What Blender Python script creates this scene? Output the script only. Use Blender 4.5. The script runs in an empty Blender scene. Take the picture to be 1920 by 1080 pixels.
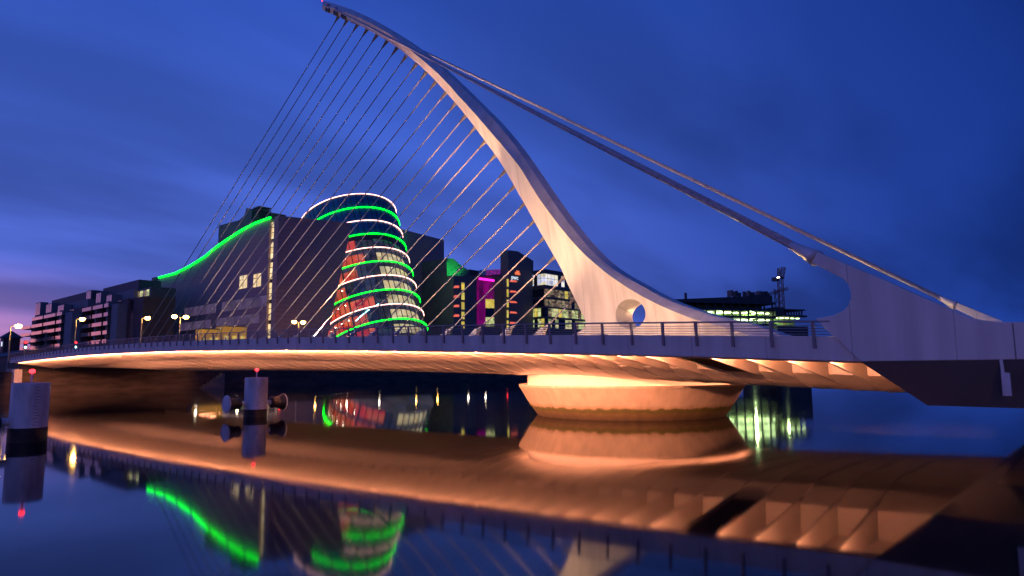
import bpy, bmesh, math, random
from mathutils import Vector, Matrix
random.seed(7)
R = math.radians
scene = bpy.context.scene
col = scene.collection

# ------------------------------------------------------------------ camera
CA, CP, CR = .7355, .1196, -.0082
FPX = 1262.13
ca, sa = math.cos(CA), math.sin(CA)
def _w(v): return Vector((ca*v[0]-sa*v[1], sa*v[0]+ca*v[1], v[2]))
_F = _w((0, math.cos(CP), math.sin(CP)))
_u0 = Vector((0, -math.sin(CP), math.cos(CP))); _r0 = Vector((1, 0, 0))
_R = _w(math.cos(CR)*_r0 + math.sin(CR)*_u0); _U = _w(-math.sin(CR)*_r0 + math.cos(CR)*_u0)
CAM = Vector((23.56, -37.06, 2.893))
cd = bpy.data.cameras.new('camera'); cam = bpy.data.objects.new('camera', cd); col.objects.link(cam)
cd.sensor_width = 36; cd.lens = 36*FPX/1920; cd.clip_start = .1; cd.clip_end = 6000
m = Matrix((_R, _U, -_F)).transposed().to_4x4(); m.translation = CAM
cam.matrix_world = m
scene.camera = cam
def ray(px, py): return (px-960)/FPX*_R - (py-540)/FPX*_U + _F
def onY(px, py, Y): d = ray(px, py); return CAM + d*((Y-CAM.y)/d.y)
def onX(px, py, X): d = ray(px, py); return CAM + d*((X-CAM.x)/d.x)
def onZ(px, py, Z): d = ray(px, py); return CAM + d*((Z-CAM.z)/d.z)

# ------------------------------------------------------------------ render, view
scene.render.engine = 'CYCLES'
scene.cycles.use_denoising = True
scene.cycles.max_bounces = 6
scene.cycles.sample_clamp_indirect = 20
scene.cycles.use_light_tree = False
scene.view_settings.view_transform = 'Standard'
scene.view_settings.look = 'None'
scene.view_settings.exposure = 0
scene.view_settings.gamma = 1

# ------------------------------------------------------------------ world: dusk sky
world = bpy.data.worlds.new('World'); scene.world = world; world.use_nodes = True
nt = world.node_tree; nt.nodes.clear()
def N(t, **k):
    n = nt.nodes.new(t)
    for a, b in k.items(): setattr(n, a, b)
    return n
def L(a, b): nt.links.new(a, b)
def math_node(op, a, b=None, clamp=False):
    n = N('ShaderNodeMath', operation=op, use_clamp=clamp)
    for i, v in enumerate((a, b)):
        if v is None: continue
        if isinstance(v, (int, float)): n.inputs[i].default_value = v
        else: L(v, n.inputs[i])
    return n.outputs[0]
def maprange(v, a, b, c, d, smooth=True):
    n = N('ShaderNodeMapRange'); n.interpolation_type = 'SMOOTHSTEP' if smooth else 'LINEAR'
    L(v, n.inputs[0])
    for i, x in enumerate((a, b, c, d)): n.inputs[i+1].default_value = x
    return n.outputs[0]
def dotv(v, w):
    n = N('ShaderNodeVectorMath', operation='DOT_PRODUCT'); L(v, n.inputs[0]); n.inputs[1].default_value = w
    return n.outputs['Value']
tc = N('ShaderNodeTexCoord'); D = tc.outputs['Generated']
sep = N('ShaderNodeSeparateXYZ'); L(D, sep.inputs[0]); Z = sep.outputs[2]
ramp = N('ShaderNodeValToRGB'); L(Z, ramp.inputs[0])
cr = ramp.color_ramp
for i, (p, c) in enumerate([(0, (.110, .150, .60)), (.10, (.090, .150, .64)), (.30, (.058, .130, .62)), (.50, (.030, .088, .50)), (1, (.008, .040, .28))]):
    e = cr.elements[i] if i < 2 else cr.elements.new(p)
    e.position = p; e.color = (*c, 1)
# broad brightening of the sky on the sunset side
fall = maprange(dotv(D, (-.64, -.77, 0)), -.74, .06, 0, 1)
# soft stretched cloud bands
zz = math_node('ADD', math_node('ABSOLUTE', Z), .22)
comb = N('ShaderNodeCombineXYZ')
L(math_node('DIVIDE', sep.outputs[0], zz), comb.inputs[0]); L(math_node('DIVIDE', sep.outputs[1], zz), comb.inputs[1])
mp = N('ShaderNodeMapping'); L(comb.outputs[0], mp.inputs[0])
mp.inputs['Rotation'].default_value = (0, 0, R(32)); mp.inputs['Scale'].default_value = (1.15, .42, 1)
no = N('ShaderNodeTexNoise'); L(mp.outputs[0], no.inputs['Vector'])
no.inputs['Scale'].default_value = 1.5; no.inputs['Detail'].default_value = 4; no.inputs['Roughness'].default_value = .45
cloud = maprange(no.outputs['Fac'], .36, .66, .56, 1.16)
lowmask = maprange(Z, .02, .6, 1, .5)
cloudm = math_node('ADD', math_node('MULTIPLY', math_node('SUBTRACT', cloud, 1.0), lowmask), 1.0)
deep = N('ShaderNodeValToRGB'); L(Z, deep.inputs[0])
deep.color_ramp.elements[0].color = (.014, .050, .32, 1); deep.color_ramp.elements[1].color = (.002, .017, .155, 1); deep.color_ramp.elements[1].position = .7
side = N('ShaderNodeMix', data_type='RGBA'); L(fall, side.inputs[0]); L(deep.outputs[0], side.inputs[6]); L(ramp.outputs[0], side.inputs[7])
mul = N('ShaderNodeVectorMath', operation='SCALE'); L(side.outputs[2], mul.inputs[0]); L(cloudm, mul.inputs['Scale'])
# afterglow low on the sunset side
glow = math_node('MULTIPLY', maprange(Z, .0, .155, 1, 0), maprange(dotv(D, (-.86, -.51, 0)), .55, .92, 0, 1.25))
glow = math_node('MULTIPLY', glow, maprange(no.outputs['Fac'], .38, .62, .45, 1.15))
gcol = N('ShaderNodeMix', data_type='RGBA'); L(glow, gcol.inputs[0]); L(mul.outputs[0], gcol.inputs[6]); gcol.inputs[7].default_value = (.80, .30, .46, 1)
bg = N('ShaderNodeBackground'); L(gcol.outputs[2], bg.inputs[0]); bg.inputs[1].default_value = 1.0
wo = N('ShaderNodeOutputWorld'); L(bg.outputs[0], wo.inputs[0])

# ------------------------------------------------------------------ materials
def mat(name, base=(.5, .5, .5), rough=.6, metal=0, noise=0, nscale=1.0, emit=None, es=0, bump=0, stretch=(1, 1, 1), spec=.5):
    m = bpy.data.materials.new(name); m.use_nodes = True
    t = m.node_tree; b = t.nodes['Principled BSDF']
    b.inputs['Base Color'].default_value = (*base, 1); b.inputs['Roughness'].default_value = rough
    b.inputs['Metallic'].default_value = metal; b.inputs['Specular IOR Level'].default_value = spec
    if emit:
        b.inputs['Emission Color'].default_value = (*emit, 1); b.inputs['Emission Strength'].default_value = es
    if noise or bump:
        tcn = t.nodes.new('ShaderNodeTexCoord'); mpn = t.nodes.new('ShaderNodeMapping'); mpn.inputs['Scale'].default_value = stretch
        t.links.new(tcn.outputs['Object'], mpn.inputs[0])
        n = t.nodes.new('ShaderNodeTexNoise'); n.inputs['Scale'].default_value = nscale; n.inputs['Detail'].default_value = 6
        t.links.new(mpn.outputs[0], n.inputs['Vector'])
        if noise:
            mr = t.nodes.new('ShaderNodeMapRange'); mr.inputs[1].default_value = .3; mr.inputs[2].default_value = .7
            mr.inputs[3].default_value = 1-noise; mr.inputs[4].default_value = 1+noise
            t.links.new(n.outputs['Fac'], mr.inputs[0])
            sc = t.nodes.new('ShaderNodeVectorMath'); sc.operation = 'SCALE'; sc.inputs[0].default_value = base
            t.links.new(mr.outputs[0], sc.inputs['Scale']); t.links.new(sc.outputs[0], b.inputs['Base Color'])
        if bump:
            bp = t.nodes.new('ShaderNodeBump'); bp.inputs['Strength'].default_value = bump; bp.inputs['Distance'].default_value = .05
            t.links.new(n.outputs['Fac'], bp.inputs['Height']); t.links.new(bp.outputs[0], b.inputs['Normal'])
    return m
def lit_mat(name, c1, c2, strength, scale=(1, 1, 1), lo=.25, nscale=1.0):
    """lit room seen through a window: uneven brightness of furniture, ceiling lamps, walls"""
    m = mat(name, (.03, .03, .03), .25)
    t = m.node_tree; b = t.nodes['Principled BSDF']
    tcn = t.nodes.new('ShaderNodeTexCoord'); mpn = t.nodes.new('ShaderNodeMapping'); mpn.inputs['Scale'].default_value = scale
    geo = t.nodes.new('ShaderNodeNewGeometry')
    t.links.new(geo.outputs['Position'], mpn.inputs[0])
    n = t.nodes.new('ShaderNodeTexVoronoi'); n.distance = 'CHEBYCHEV'; n.inputs['Randomness'].default_value = .75; n.inputs['Scale'].default_value = nscale
    t.links.new(mpn.outputs[0], n.inputs['Vector'])
    sepc = t.nodes.new('ShaderNodeSeparateColor'); t.links.new(n.outputs['Color'], sepc.inputs[0])
    mx = t.nodes.new('ShaderNodeMix'); mx.data_type = 'RGBA'; mx.inputs[6].default_value = (*c1, 1); mx.inputs[7].default_value = (*c2, 1)
    t.links.new(sepc.outputs[0], mx.inputs[0]); t.links.new(mx.outputs[2], b.inputs['Emission Color'])
    mr = t.nodes.new('ShaderNodeMapRange'); mr.inputs[3].default_value = lo*strength; mr.inputs[4].default_value = strength
    t.links.new(sepc.outputs[1], mr.inputs[0]); t.links.new(mr.outputs[0], b.inputs['Emission Strength'])
    return m
M = {}
M['steel'] = mat('white_painted_steel', (.64, .62, .60), .45, noise=.15, nscale=1.6, stretch=(1, 1, .10))
M['rail'] = mat('railing_steel', (.22, .22, .25), .4, metal=.6)
M['cable'] = mat('cable_sheath', (.60, .57, .55), .9, spec=.1)
M['stay'] = mat('backstay_strand', (.42, .42, .46), .45, noise=.25, nscale=4)
M['soffit'] = mat('soffit_paint', (.62, .57, .52), .5, noise=.10, nscale=.7, stretch=(.4, 1, 1))
M['hull'] = mat('dark_paint_and_shade', (.16, .15, .16), .45, noise=.12, nscale=.5)  # dark paint; on the counterweight hull the tone stands in for shade
M['asphalt'] = mat('asphalt', (.05, .05, .052), .85, noise=.2, nscale=6)
M['dark'] = mat('dark_recess', (.02, .02, .022), .7)
M['paving'] = mat('quay_paving', (.22, .21, .2), .8, noise=.15, nscale=2)
M['stone'] = mat('quay_granite', (.085, .068, .058), .85, noise=.45, nscale=.9, bump=.4, stretch=(1, .35, 1.6))
M['ccd'] = mat('brown_stone_cladding', (.36, .24, .245), .65, noise=.10, nscale=3, stretch=(.15, .15, 2.5))
def add_courses(m, h, dark):
    t = m.node_tree; b = t.nodes['Principled BSDF']; src = b.inputs['Base Color'].links[0].from_socket
    g = t.nodes.new('ShaderNodeNewGeometry'); sp = t.nodes.new('ShaderNodeSeparateXYZ'); t.links.new(g.outputs['Position'], sp.inputs[0])
    def mth(op, x, y):
        n = t.nodes.new('ShaderNodeMath'); n.operation = op
        for i, v in enumerate((x, y)):
            if isinstance(v, (int, float)): n.inputs[i].default_value = v
            else: t.links.new(v, n.inputs[i])
        return n.outputs[0]
    row = mth('FRACT', mth('DIVIDE', sp.outputs[2], h), 0.0)
    xy = mth('ADD', sp.outputs[0], sp.outputs[1])
    colm = mth('FRACT', mth('ADD', mth('DIVIDE', xy, h*2.4), mth('MULTIPLY', mth('FLOOR', mth('DIVIDE', sp.outputs[2], h), 0.0), .5)), 0.0)
    j = mth('MAXIMUM', mth('LESS_THAN', row, .10), mth('LESS_THAN', colm, .04))
    k = mth('SUBTRACT', 1.0, mth('MULTIPLY', j, dark))
    sc = t.nodes.new('ShaderNodeVectorMath'); sc.operation = 'SCALE'; t.links.new(src, sc.inputs[0]); t.links.new(k, sc.inputs['Scale']); t.links.new(sc.outputs[0], b.inputs['Base Color'])
add_courses(M['ccd'], 1.1, .28)
def add_seams(m, step, dark):
    t = m.node_tree; b = t.nodes['Principled BSDF']; src = b.inputs['Base Color'].links[0].from_socket
    g = t.nodes.new('ShaderNodeNewGeometry'); sp = t.nodes.new('ShaderNodeSeparateXYZ'); t.links.new(g.outputs['Position'], sp.inputs[0])
    d_ = t.nodes.new('ShaderNodeMath'); d_.operation = 'DIVIDE'; t.links.new(sp.outputs[0], d_.inputs[0]); d_.inputs[1].default_value = step
    f_ = t.nodes.new('ShaderNodeMath'); f_.operation = 'FRACT'; t.links.new(d_.outputs[0], f_.inputs[0])
    l_ = t.nodes.new('ShaderNodeMath'); l_.operation = 'LESS_THAN'; t.links.new(f_.outputs[0], l_.inputs[0]); l_.inputs[1].default_value = .013
    k_ = t.nodes.new('ShaderNodeMath'); k_.operation = 'MULTIPLY_ADD'; t.links.new(l_.outputs[0], k_.inputs[0]); k_.inputs[1].default_value = -dark; k_.inputs[2].default_value = 1
    sc = t.nodes.new('ShaderNodeVectorMath'); sc.operation = 'SCALE'; t.links.new(src, sc.inputs[0]); t.links.new(k_.outputs[0], sc.inputs['Scale']); t.links.new(sc.outputs[0], b.inputs['Base Color'])
add_seams(M['steel'], 2.84, .30)
M['darkmetal'] = mat('dark_cladding', (.075, .075, .085), .5, noise=.15, nscale=.6)
M['slate'] = mat('slate_roof', (.06, .07, .095), .65, noise=.12, nscale=.5)
M['office'] = mat('grey_office_stone', (.16, .145, .135), .7, noise=.12, nscale=.7)
M['glass_blue'] = mat('painted_sky_glass', (.02, .12, .26), .08, spec=.9)  # blue base colour stands in for the sky reflected in the panes
M['glass'] = mat('dark_glass', (.02, .024, .03), .07, spec=.8)
M['balcony'] = mat('balcony_glass', (.85, .60, .50), .10, metal=.75, noise=.15, nscale=.4)
M['apart'] = mat('apartment_render', (.20, .20, .21), .75, noise=.12, nscale=.5)
M['apartb'] = mat('apartment_brick', (.10, .06, .06), .8, noise=.2, nscale=1)
M['mullion'] = mat('mullion', (.035, .035, .04), .4, metal=.5)
M['greenled'] = mat('green_led', (.02, .2, .04), .5, emit=(.0, 1, .014), es=9)
M['ledgeled'] = mat('ledge_light', (.6, .4, .3), .5, emit=(1, .42, .23), es=3.6)
M['whiteled'] = mat('warm_white_led', (.5, .4, .4), .5, emit=(1, .50, .42), es=5)
M['magentaled'] = mat('magenta_led', (.3, 0, .2), .5, emit=(1, .02, .55), es=2.2)
M['redlamp'] = mat('red_lamp', (.4, 0, 0), .4, emit=(1, .02, .03), es=7)
M['cyanlamp'] = mat('cyan_lamp', (.1, .4, .4), .4, emit=(.35, .95, 1), es=10)
M['sodium'] = mat('sodium_lamp_glass', (.5, .3, .1), .4, emit=(1, .50, .09), es=60)
M['whitelamp'] = mat('white_lamp_glass', (.6, .6, .6), .4, emit=(1, .8, .6), es=30)
M['cream_room'] = lit_mat('cream_lit_room', (1, .66, .28), (1, .80, .46), 1.25, (.6, .6, .8), .5)
M['red_room'] = lit_mat('red_lit_room', (.95, .04, .035), (1, .20, .09), 1.25, (.35, .35, .5), .45)
M['dim_room'] = lit_mat('dim_blue_room', (.05, .07, .16), (.14, .12, .16), .6, (.4, .4, .5), .3)
M['yellow_win'] = lit_mat('yellow_window', (1, .72, .10), (.85, .70, .16), .85, (.5, .5, .8), .6)
M['green_win'] = lit_mat('office_light_window', (.62, .80, .28), (1, .86, .45), .95, (.7, .7, 1.2), .18)
M['white_win'] = lit_mat('bright_office_window', (1, .90, .62), (.55, .60, 1), 1.25, (.5, .5, .8), .45)
M['dim_win'] = lit_mat('half_lit_office_window', (.65, .55, .30), (.25, .12, .10), .6, (.8, .8, 1.4), .08)
M['magenta_win'] = lit_mat('magenta_atrium_glass', (.42, .0, .26), (.22, .0, .16), .62, (.5, .5, .25), .35)
M['red_slit'] = mat('red_lit_soffit', (.3, .05, .05), .5, emit=(1, .16, .10), es=.9)
M['pale_band'] = lit_mat('pale_glazing', (.16, .10, .26), (.26, .18, .34), .42, (.5, .3, .3), .5)
M['site_light'] = mat('site_tube_light', (.5, .6, .4), .5, emit=(.70, 1, .42), es=8)
M['site_wall'] = mat('site_back_wall', (.20, .26, .13), .8, noise=.5, nscale=.5)
M['concrete_dark'] = mat('raw_concrete_slab', (.06, .058, .06), .8, noise=.2, nscale=.5)
M['cabin'] = mat('yellow_lit_cabin', (.55, .36, .07), .6, noise=.1, nscale=.6, emit=(1, .6, .1), es=.12)  # faint emission stands in for yellow light falling on the walls
M['buspaint'] = mat('bus_paint', (.65, .66, .60), .35)
M['busgreen'] = mat('bus_green_panel', (.10, .42, .12), .35)
M['rubber'] = mat('black_rubber', (.018, .017, .018), .5, noise=.2, nscale=3)
M['tar'] = mat('wet_black_growth', (.010, .010, .010), .55, noise=.4, nscale=6, bump=.6)
M['pilepaint'] = mat('white_pile_paint', (.56, .56, .58), .55, noise=.28, nscale=2.5, stretch=(1, 1, .3))
M['craneorange'] = mat('crane_red_steel', (.35, .12, .07), .6)
M['lampgrey'] = mat('lamp_post_steel', (.30, .29, .27), .5)
M['letter_white'] = mat('sign_letter_white', (.7, .7, .7), .5, emit=(.75, .9, 1), es=.9)
M['letter_orange'] = mat('sign_logo_orange', (.7, .2, .05), .5, emit=(1, .22, .08), es=.8)
M['green_wall'] = M['office']

# concrete of the pier: stained by the tide, with a weed line of its own
def pier_mat():
    m = mat('tide_stained_concrete', (.5, .42, .34), .75)
    t = m.node_tree; b = t.nodes['Principled BSDF']
    g = t.nodes.new('ShaderNodeNewGeometry'); s = t.nodes.new('ShaderNodeSeparateXYZ'); t.links.new(g.outputs['Position'], s.inputs[0])
    mp_ = t.nodes.new('ShaderNodeMapping'); mp_.inputs['Scale'].default_value = (1.6, 1.6, .22); t.links.new(g.outputs['Position'], mp_.inputs[0])
    n = t.nodes.new('ShaderNodeTexNoise'); n.inputs['Scale'].default_value = 1.3; n.inputs['Detail'].default_value = 7; t.links.new(mp_.outputs[0], n.inputs['Vector'])
    n2 = t.nodes.new('ShaderNodeTexNoise'); n2.inputs['Scale'].default_value = 2.2; n2.inputs['Detail'].default_value = 5; t.links.new(g.outputs['Position'], n2.inputs['Vector'])
    a = t.nodes.new('ShaderNodeMath'); a.operation = 'MULTIPLY_ADD'; t.links.new(n2.outputs['Fac'], a.inputs[0]); a.inputs[1].default_value = .30; t.links.new(s.outputs[2], a.inputs[2])
    r_ = t.nodes.new('ShaderNodeValToRGB'); t.links.new(a.outputs[0], r_.inputs[0])
    e = r_.color_ramp.elements
    e[0].position = .0; e[0].color = (.035, .025, .015, 1)
    e[1].position = .30; e[1].color = (.11, .075, .04, 1)
    for p_, c_ in ((.52, (.15, .105, .045)), (.66, (.10, .10, .02)), (.76, (.13, .12, .03)), (.84, (.40, .30, .21)), (1, (.50, .41, .32))):
        x = e.new(p_); x.color = (*c_, 1)
    mr = t.nodes.new('ShaderNodeMapRange'); mr.inputs[1].default_value = .3; mr.inputs[2].default_value = .75; mr.inputs[3].default_value = .78; mr.inputs[4].default_value = 1.08
    t.links.new(n.outputs['Fac'], mr.inputs[0])
    sc = t.nodes.new('ShaderNodeVectorMath'); sc.operation = 'SCALE'; t.links.new(r_.outputs[0], sc.inputs[0]); t.links.new(mr.outputs[0], sc.inputs['Scale'])
    t.links.new(sc.outputs[0], b.inputs['Base Color'])
    bp = t.nodes.new('ShaderNodeBump'); bp.inputs['Strength'].default_value = .15; bp.inputs['Distance'].default_value = .05
    t.links.new(n2.outputs['Fac'], bp.inputs['Height']); t.links.new(bp.outputs[0], b.inputs['Normal'])
    return m
M['pier'] = pier_mat()
M['pier_top'] = mat('pale_pier_drum', (.66, .60, .54), .6, noise=.06, nscale=1)
# river
def water_mat():
    m = mat('river_water', (.001, .002, .005), .060, spec=.5)
    t = m.node_tree; b = t.nodes['Principled BSDF']; b.inputs['IOR'].default_value = 1.34
    tcn = t.nodes.new('ShaderNodeTexCoord'); mp_ = t.nodes.new('ShaderNodeMapping'); mp_.inputs['Scale'].default_value = (.35, .35, 1)
    t.links.new(tcn.outputs['Object'], mp_.inputs[0])
    n = t.nodes.new('ShaderNodeTexNoise'); n.inputs['Scale'].default_value = 1.0; n.inputs['Detail'].default_value = 3
    t.links.new(mp_.outputs[0], n.inputs['Vector'])
    bp = t.nodes.new('ShaderNodeBump'); bp.inputs['Strength'].default_value = .02; bp.inputs['Distance'].default_value = .05
    t.links.new(n.outputs['Fac'], bp.inputs['Height']); t.links.new(bp.outputs[0], b.inputs['Normal'])
    n2 = t.nodes.new('ShaderNodeTexNoise'); n2.inputs['Scale'].default_value = .09; n2.inputs['Detail'].default_value = 3; t.links.new(tcn.outputs['Object'], n2.inputs['Vector'])
    mr = t.nodes.new('ShaderNodeMapRange'); mr.inputs[1].default_value = .35; mr.inputs[2].default_value = .65; mr.inputs[3].default_value = .035; mr.inputs[4].default_value = .062
    t.links.new(n2.outputs['Fac'], mr.inputs[0]); t.links.new(mr.outputs[0], b.inputs['Roughness'])
    return m
M['water'] = water_mat()
def glass_skin():
    m = bpy.data.materials.new('clear_facade_glass'); m.use_nodes = True
    t = m.node_tree; t.nodes.clear()
    o = t.nodes.new('ShaderNodeOutputMaterial'); mx = t.nodes.new('ShaderNodeMixShader')
    tr = t.nodes.new('ShaderNodeBsdfTransparent'); tr.inputs[0].default_value = (.80, .84, .90, 1)
    gl = t.nodes.new('ShaderNodeBsdfGlossy'); gl.inputs['Roughness'].default_value = .03
    lw_ = t.nodes.new('ShaderNodeLayerWeight'); lw_.inputs[0].default_value = .5
    pw = t.nodes.new('ShaderNodeMath'); pw.operation = 'POWER'; t.links.new(lw_.outputs['Facing'], pw.inputs[0]); pw.inputs[1].default_value = 4.0
    ma = t.nodes.new('ShaderNodeMath'); ma.operation = 'MULTIPLY_ADD'; t.links.new(pw.outputs[0], ma.inputs[0]); ma.inputs[1].default_value = .55; ma.inputs[2].default_value = .04
    t.links.new(ma.outputs[0], mx.inputs[0]); t.links.new(tr.outputs[0], mx.inputs[1]); t.links.new(gl.outputs[0], mx.inputs[2]); t.links.new(mx.outputs[0], o.inputs[0])
    return m
M['clear'] = glass_skin()

# ------------------------------------------------------------------ mesh helpers
class MB:
    def __init__(s): s.v = []; s.f = []
    def add(s, vs, fs):
        o = len(s.v); s.v += [tuple(v) for v in vs]; s.f += [tuple(i+o for i in f) for f in fs]; return s
    def box(s, a, b):
        (x0, y0, z0), (x1, y1, z1) = a, b
        return s.add([(x0, y0, z0), (x1, y0, z0), (x1, y1, z0), (x0, y1, z0), (x0, y0, z1), (x1, y0, z1), (x1, y1, z1), (x0, y1, z1)],
                     [(0, 3, 2, 1), (4, 5, 6, 7), (0, 1, 5, 4), (1, 2, 6, 5), (2, 3, 7, 6), (3, 0, 4, 7)])
    def loft(s, secs, closed=True, caps=True):
        n = len(secs[0]); o = []
        for sec in secs: o += list(sec)
        fs = []
        for i in range(len(secs)-1):
            for k in range(n if closed else n-1):
                k2 = (k+1) % n
                fs.append((i*n+k, i*n+k2, (i+1)*n+k2, (i+1)*n+k))
        if caps and closed:
            fs.append(tuple(range(n))[::-1]); fs.append(tuple((len(secs)-1)*n+k for k in range(n)))
        return s.add(o, fs)
    def tube(s, pts, r, n=8, r2=None):
        pts = [Vector(p) for p in pts]; secs = []
        for i, p in enumerate(pts):
            t = (pts[min(i+1, len(pts)-1)]-pts[max(i-1, 0)]).normalized()
            a = t.cross(Vector((0, 1, 0)) if abs(t.y) < .9 else Vector((1, 0, 0))).normalized(); b = t.cross(a)
            rr = r if r2 is None else r+(r2-r)*i/(len(pts)-1)
            secs.append([p+(a*math.cos(2*math.pi*k/n)+b*math.sin(2*math.pi*k/n))*rr for k in range(n)])
        return s.loft(secs)
    def lathe(s, prof, n=48, c=(0, 0, 0)):
        return s.loft([[(c[0]+r*math.cos(2*math.pi*k/n), c[1]+r*math.sin(2*math.pi*k/n), c[2]+z) for k in range(n)] for r, z in prof])
    def prism(s, poly, axis, a, b):
        """polygon of 2-D points extruded along axis from a to b; axis y: points are (x, z); x: (y, z); z: (x, y)"""
        def P(p, t): return {'y': (p[0], t, p[1]), 'x': (t, p[0], p[1]), 'z': (p[0], p[1], t)}[axis]
        return s.loft([[P(p, a) for p in poly], [P(p, b) for p in poly]])
    def mesh(s, name):
        me = bpy.data.meshes.new(name); me.from_pydata(s.v, [], s.f)
        bm = bmesh.new(); bm.from_mesh(me); bmesh.ops.recalc_face_normals(bm, faces=bm.faces); bm.to_mesh(me); bm.free()
        return me
    def build(s, name, m, parent=None, smooth=False, bevel=0):
        me = s.mesh(name); me.materials.append(M[m])
        if smooth:
            for p in me.polygons: p.use_smooth = True
        o = bpy.data.objects.new(name, me); col.objects.link(o); o.parent = parent
        if bevel:
            b = o.modifiers.new('bevel', 'BEVEL'); b.width = bevel; b.segments = 2; b.limit_method = 'ANGLE'
        return o
def inst(me, name, parent, loc, rot=None):
    o = bpy.data.objects.new(name, me); col.objects.link(o); o.parent = parent; o.location = loc
    if rot is not None: o.rotation_euler = rot
    return o
def tag(o, label=None, cat=None, group=None, kind=None):
    if label: o['label'] = label
    if cat: o['category'] = cat
    if group: o['group'] = group
    if kind: o['kind'] = kind
    return o
def thing(name, loc, label, cat, group=None):
    o = bpy.data.objects.new(name, None); col.objects.link(o); o.location = loc; o.empty_display_size = .5
    return tag(o, label, cat, group)
def smooth_angle(o, ang=35):
    for p in o.data.polygons: p.use_smooth = True
    es = o.modifiers.new('edges', 'EDGE_SPLIT'); es.split_angle = R(ang)
def lamp(kind, name, loc, energy, color, parent, target=None, **k):
    d = bpy.data.lights.new(name, kind); d.energy = energy; d.color = color
    for a, b in k.items(): setattr(d, a, b)
    o = bpy.data.objects.new(name, d); col.objects.link(o); o.parent = parent; o.location = loc
    if target is not None:
        o.rotation_euler = (Vector(target)-Vector(loc)).to_track_quat('-Z', 'Y').to_euler()
    return o
def lerp_tab(tab, x):
    if x <= tab[0][0]: return tab[0][1]
    for (a, b), (c, d) in zip(tab, tab[1:]):
        if x <= c: return b+(d-b)*(x-a)/(c-a)
    return tab[-1][1]

# ------------------------------------------------------------------ the setting: river, banks
QX = -96.0; GZ = 3.0
w = MB().add([(-96.5, -1500, 0), (60, -1500, 0), (60, 1500, 0), (-96.5, 1500, 0)], [(0, 1, 2, 3)]).build('river', 'water'); tag(w, kind='structure')
g = MB().box((-3000, -1500, -2), (-97.2, 1500, GZ)).build('north_bank_ground', 'paving'); tag(g, kind='structure')
g = MB().box((-118, -1500, GZ), (-102, 1500, GZ+.02)).build('quay_road', 'asphalt'); tag(g, kind='structure')
g = MB().box((33, -1500, -2), (900, 1500, 2.2)).build('south_bank_ground', 'paving'); tag(g, kind='structure')
qw = thing('quay_wall', (QX-1.2, 0, 0), 'dark granite quay wall along the far bank of the river', 'wall')
MB().box((0, -700, -1), (1.2, 700, 2.72)).build('wall_face', 'stone', qw)
cop = MB().box((-.1, 0, 2.723), (1.3, 1.96, 3.06)).mesh('coping_stone'); cop.materials.append(M['stone'])
for k in range(70): inst(cop, 'coping_stone', qw, (0, -40+k*2, 0))
# stone steps recess with pale landing
st = MB()
for k in range(7): st.box((1.2, 14+k*.55, -.5), (2.3, 14.55+k*.55, .35+k*.36))
st.build('steps', 'paving', qw)
ab = thing('bridge_abutment', (-97.5, 0, 0), 'pale concrete abutment under the far end of the bridge', 'abutment')
MB().box((-6, -12.2, -1), (.9, 12.2, 3.55)).build('bearing_wall', 'paving', ab)
MB().prism([(1.2, -1), (3.0, -1), (2.4, 3.4), (1.2, 3.4)], 'y', -12.9, -11.9).build('pillar', 'steel', ab)
MB().prism([(-34, 3.0), (1.6, 3.0), (1.6, 4.9), (-34, 3.25)], 'y', -12.0, 12.0).build('approach_ramp', 'asphalt', ab)

# ------------------------------------------------------------------ the bridge
FB = [(-97, 4.22), (-94.9, 4.28), (-84, 4.52), (-73.7, 4.70), (-60, 4.84), (-48, 4.80), (-36.6, 4.68), (-21.2, 4.37), (-12.4, 4.14), (-4, 3.88), (2.1, 3.66), (6.4, 3.5), (10.3, 3.33), (13.2, 3.2), (17, 3.02), (32, 2.35)]
def fb(x):   # smoothed height of the deck edge's lower rim
    return sum(lerp_tab(FB, x+d)*w_ for d, w_ in ((-6, .15), (-3, .2), (0, .3), (3, .2), (6, .15)))
BD = [(-97, .5), (-90, .75), (-62, 1.72), (-37, 1.68), (-20, 1.5), (-8, 1.38), (0, 1.36), (17, 1.28), (32, 1.2)]
def bz(x): return fb(x)-lerp_tab(BD, x)
FH = .82; HW = 13.4
XS = [-95.4+i*(32+95.4)/90 for i in range(91)]
bridge = thing('swing_bridge', (0, 0, 0), 'white cable-stayed swing bridge with curved leaning pylon crossing the river', 'bridge')
XF = [x for x in XS if x < 17.3]+[17.6]
for s in (-1, 1):
    o = MB().loft([[(x, s*(HW-.14), fb(x)), (x, s*HW, fb(x)+.03), (x, s*(HW+.05), fb(x)+FH), (x, s*(HW-.30), fb(x)+FH+.02), (x, s*(HW-.30), fb(x)+.02)] for x in XF]).build('fascia', 'steel', bridge)
MB().loft([[(x, -HW+.31, fb(x)+.52), (x, HW-.31, fb(x)+.52), (x, HW-.31, fb(x)+.64), (x, 4, fb(x)+.76), (x, -4, fb(x)+.76), (x, -HW+.31, fb(x)+.64)] for x in XS]).build('deck_slab', 'soffit', bridge)
MB().loft([[(x, -8.6, fb(x)+.70), (x, 8.6, fb(x)+.70), (x, 8.6, fb(x)+.78), (x, -8.6, fb(x)+.78)] for x in XS]).build('roadway', 'asphalt', bridge)
BP = [(-8.5, -.2), (-8.4, .42), (-7.4, .70), (-6.2, .90), (-4.6, 1.0)]
def belly(x):
    f, b = fb(x), bz(x); d = f-b
    pts = [(y_, f+.515 if k_ == 0 else f-z_*d) for k_, (y_, z_) in enumerate(BP)]
    return [(x, y, z) for y, z in pts]+[(x, -y, z) for y, z in reversed(pts)]
o = MB().loft([belly(x) for x in XS]).build('girder', 'soffit', bridge); smooth_angle(o, 30)
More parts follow.
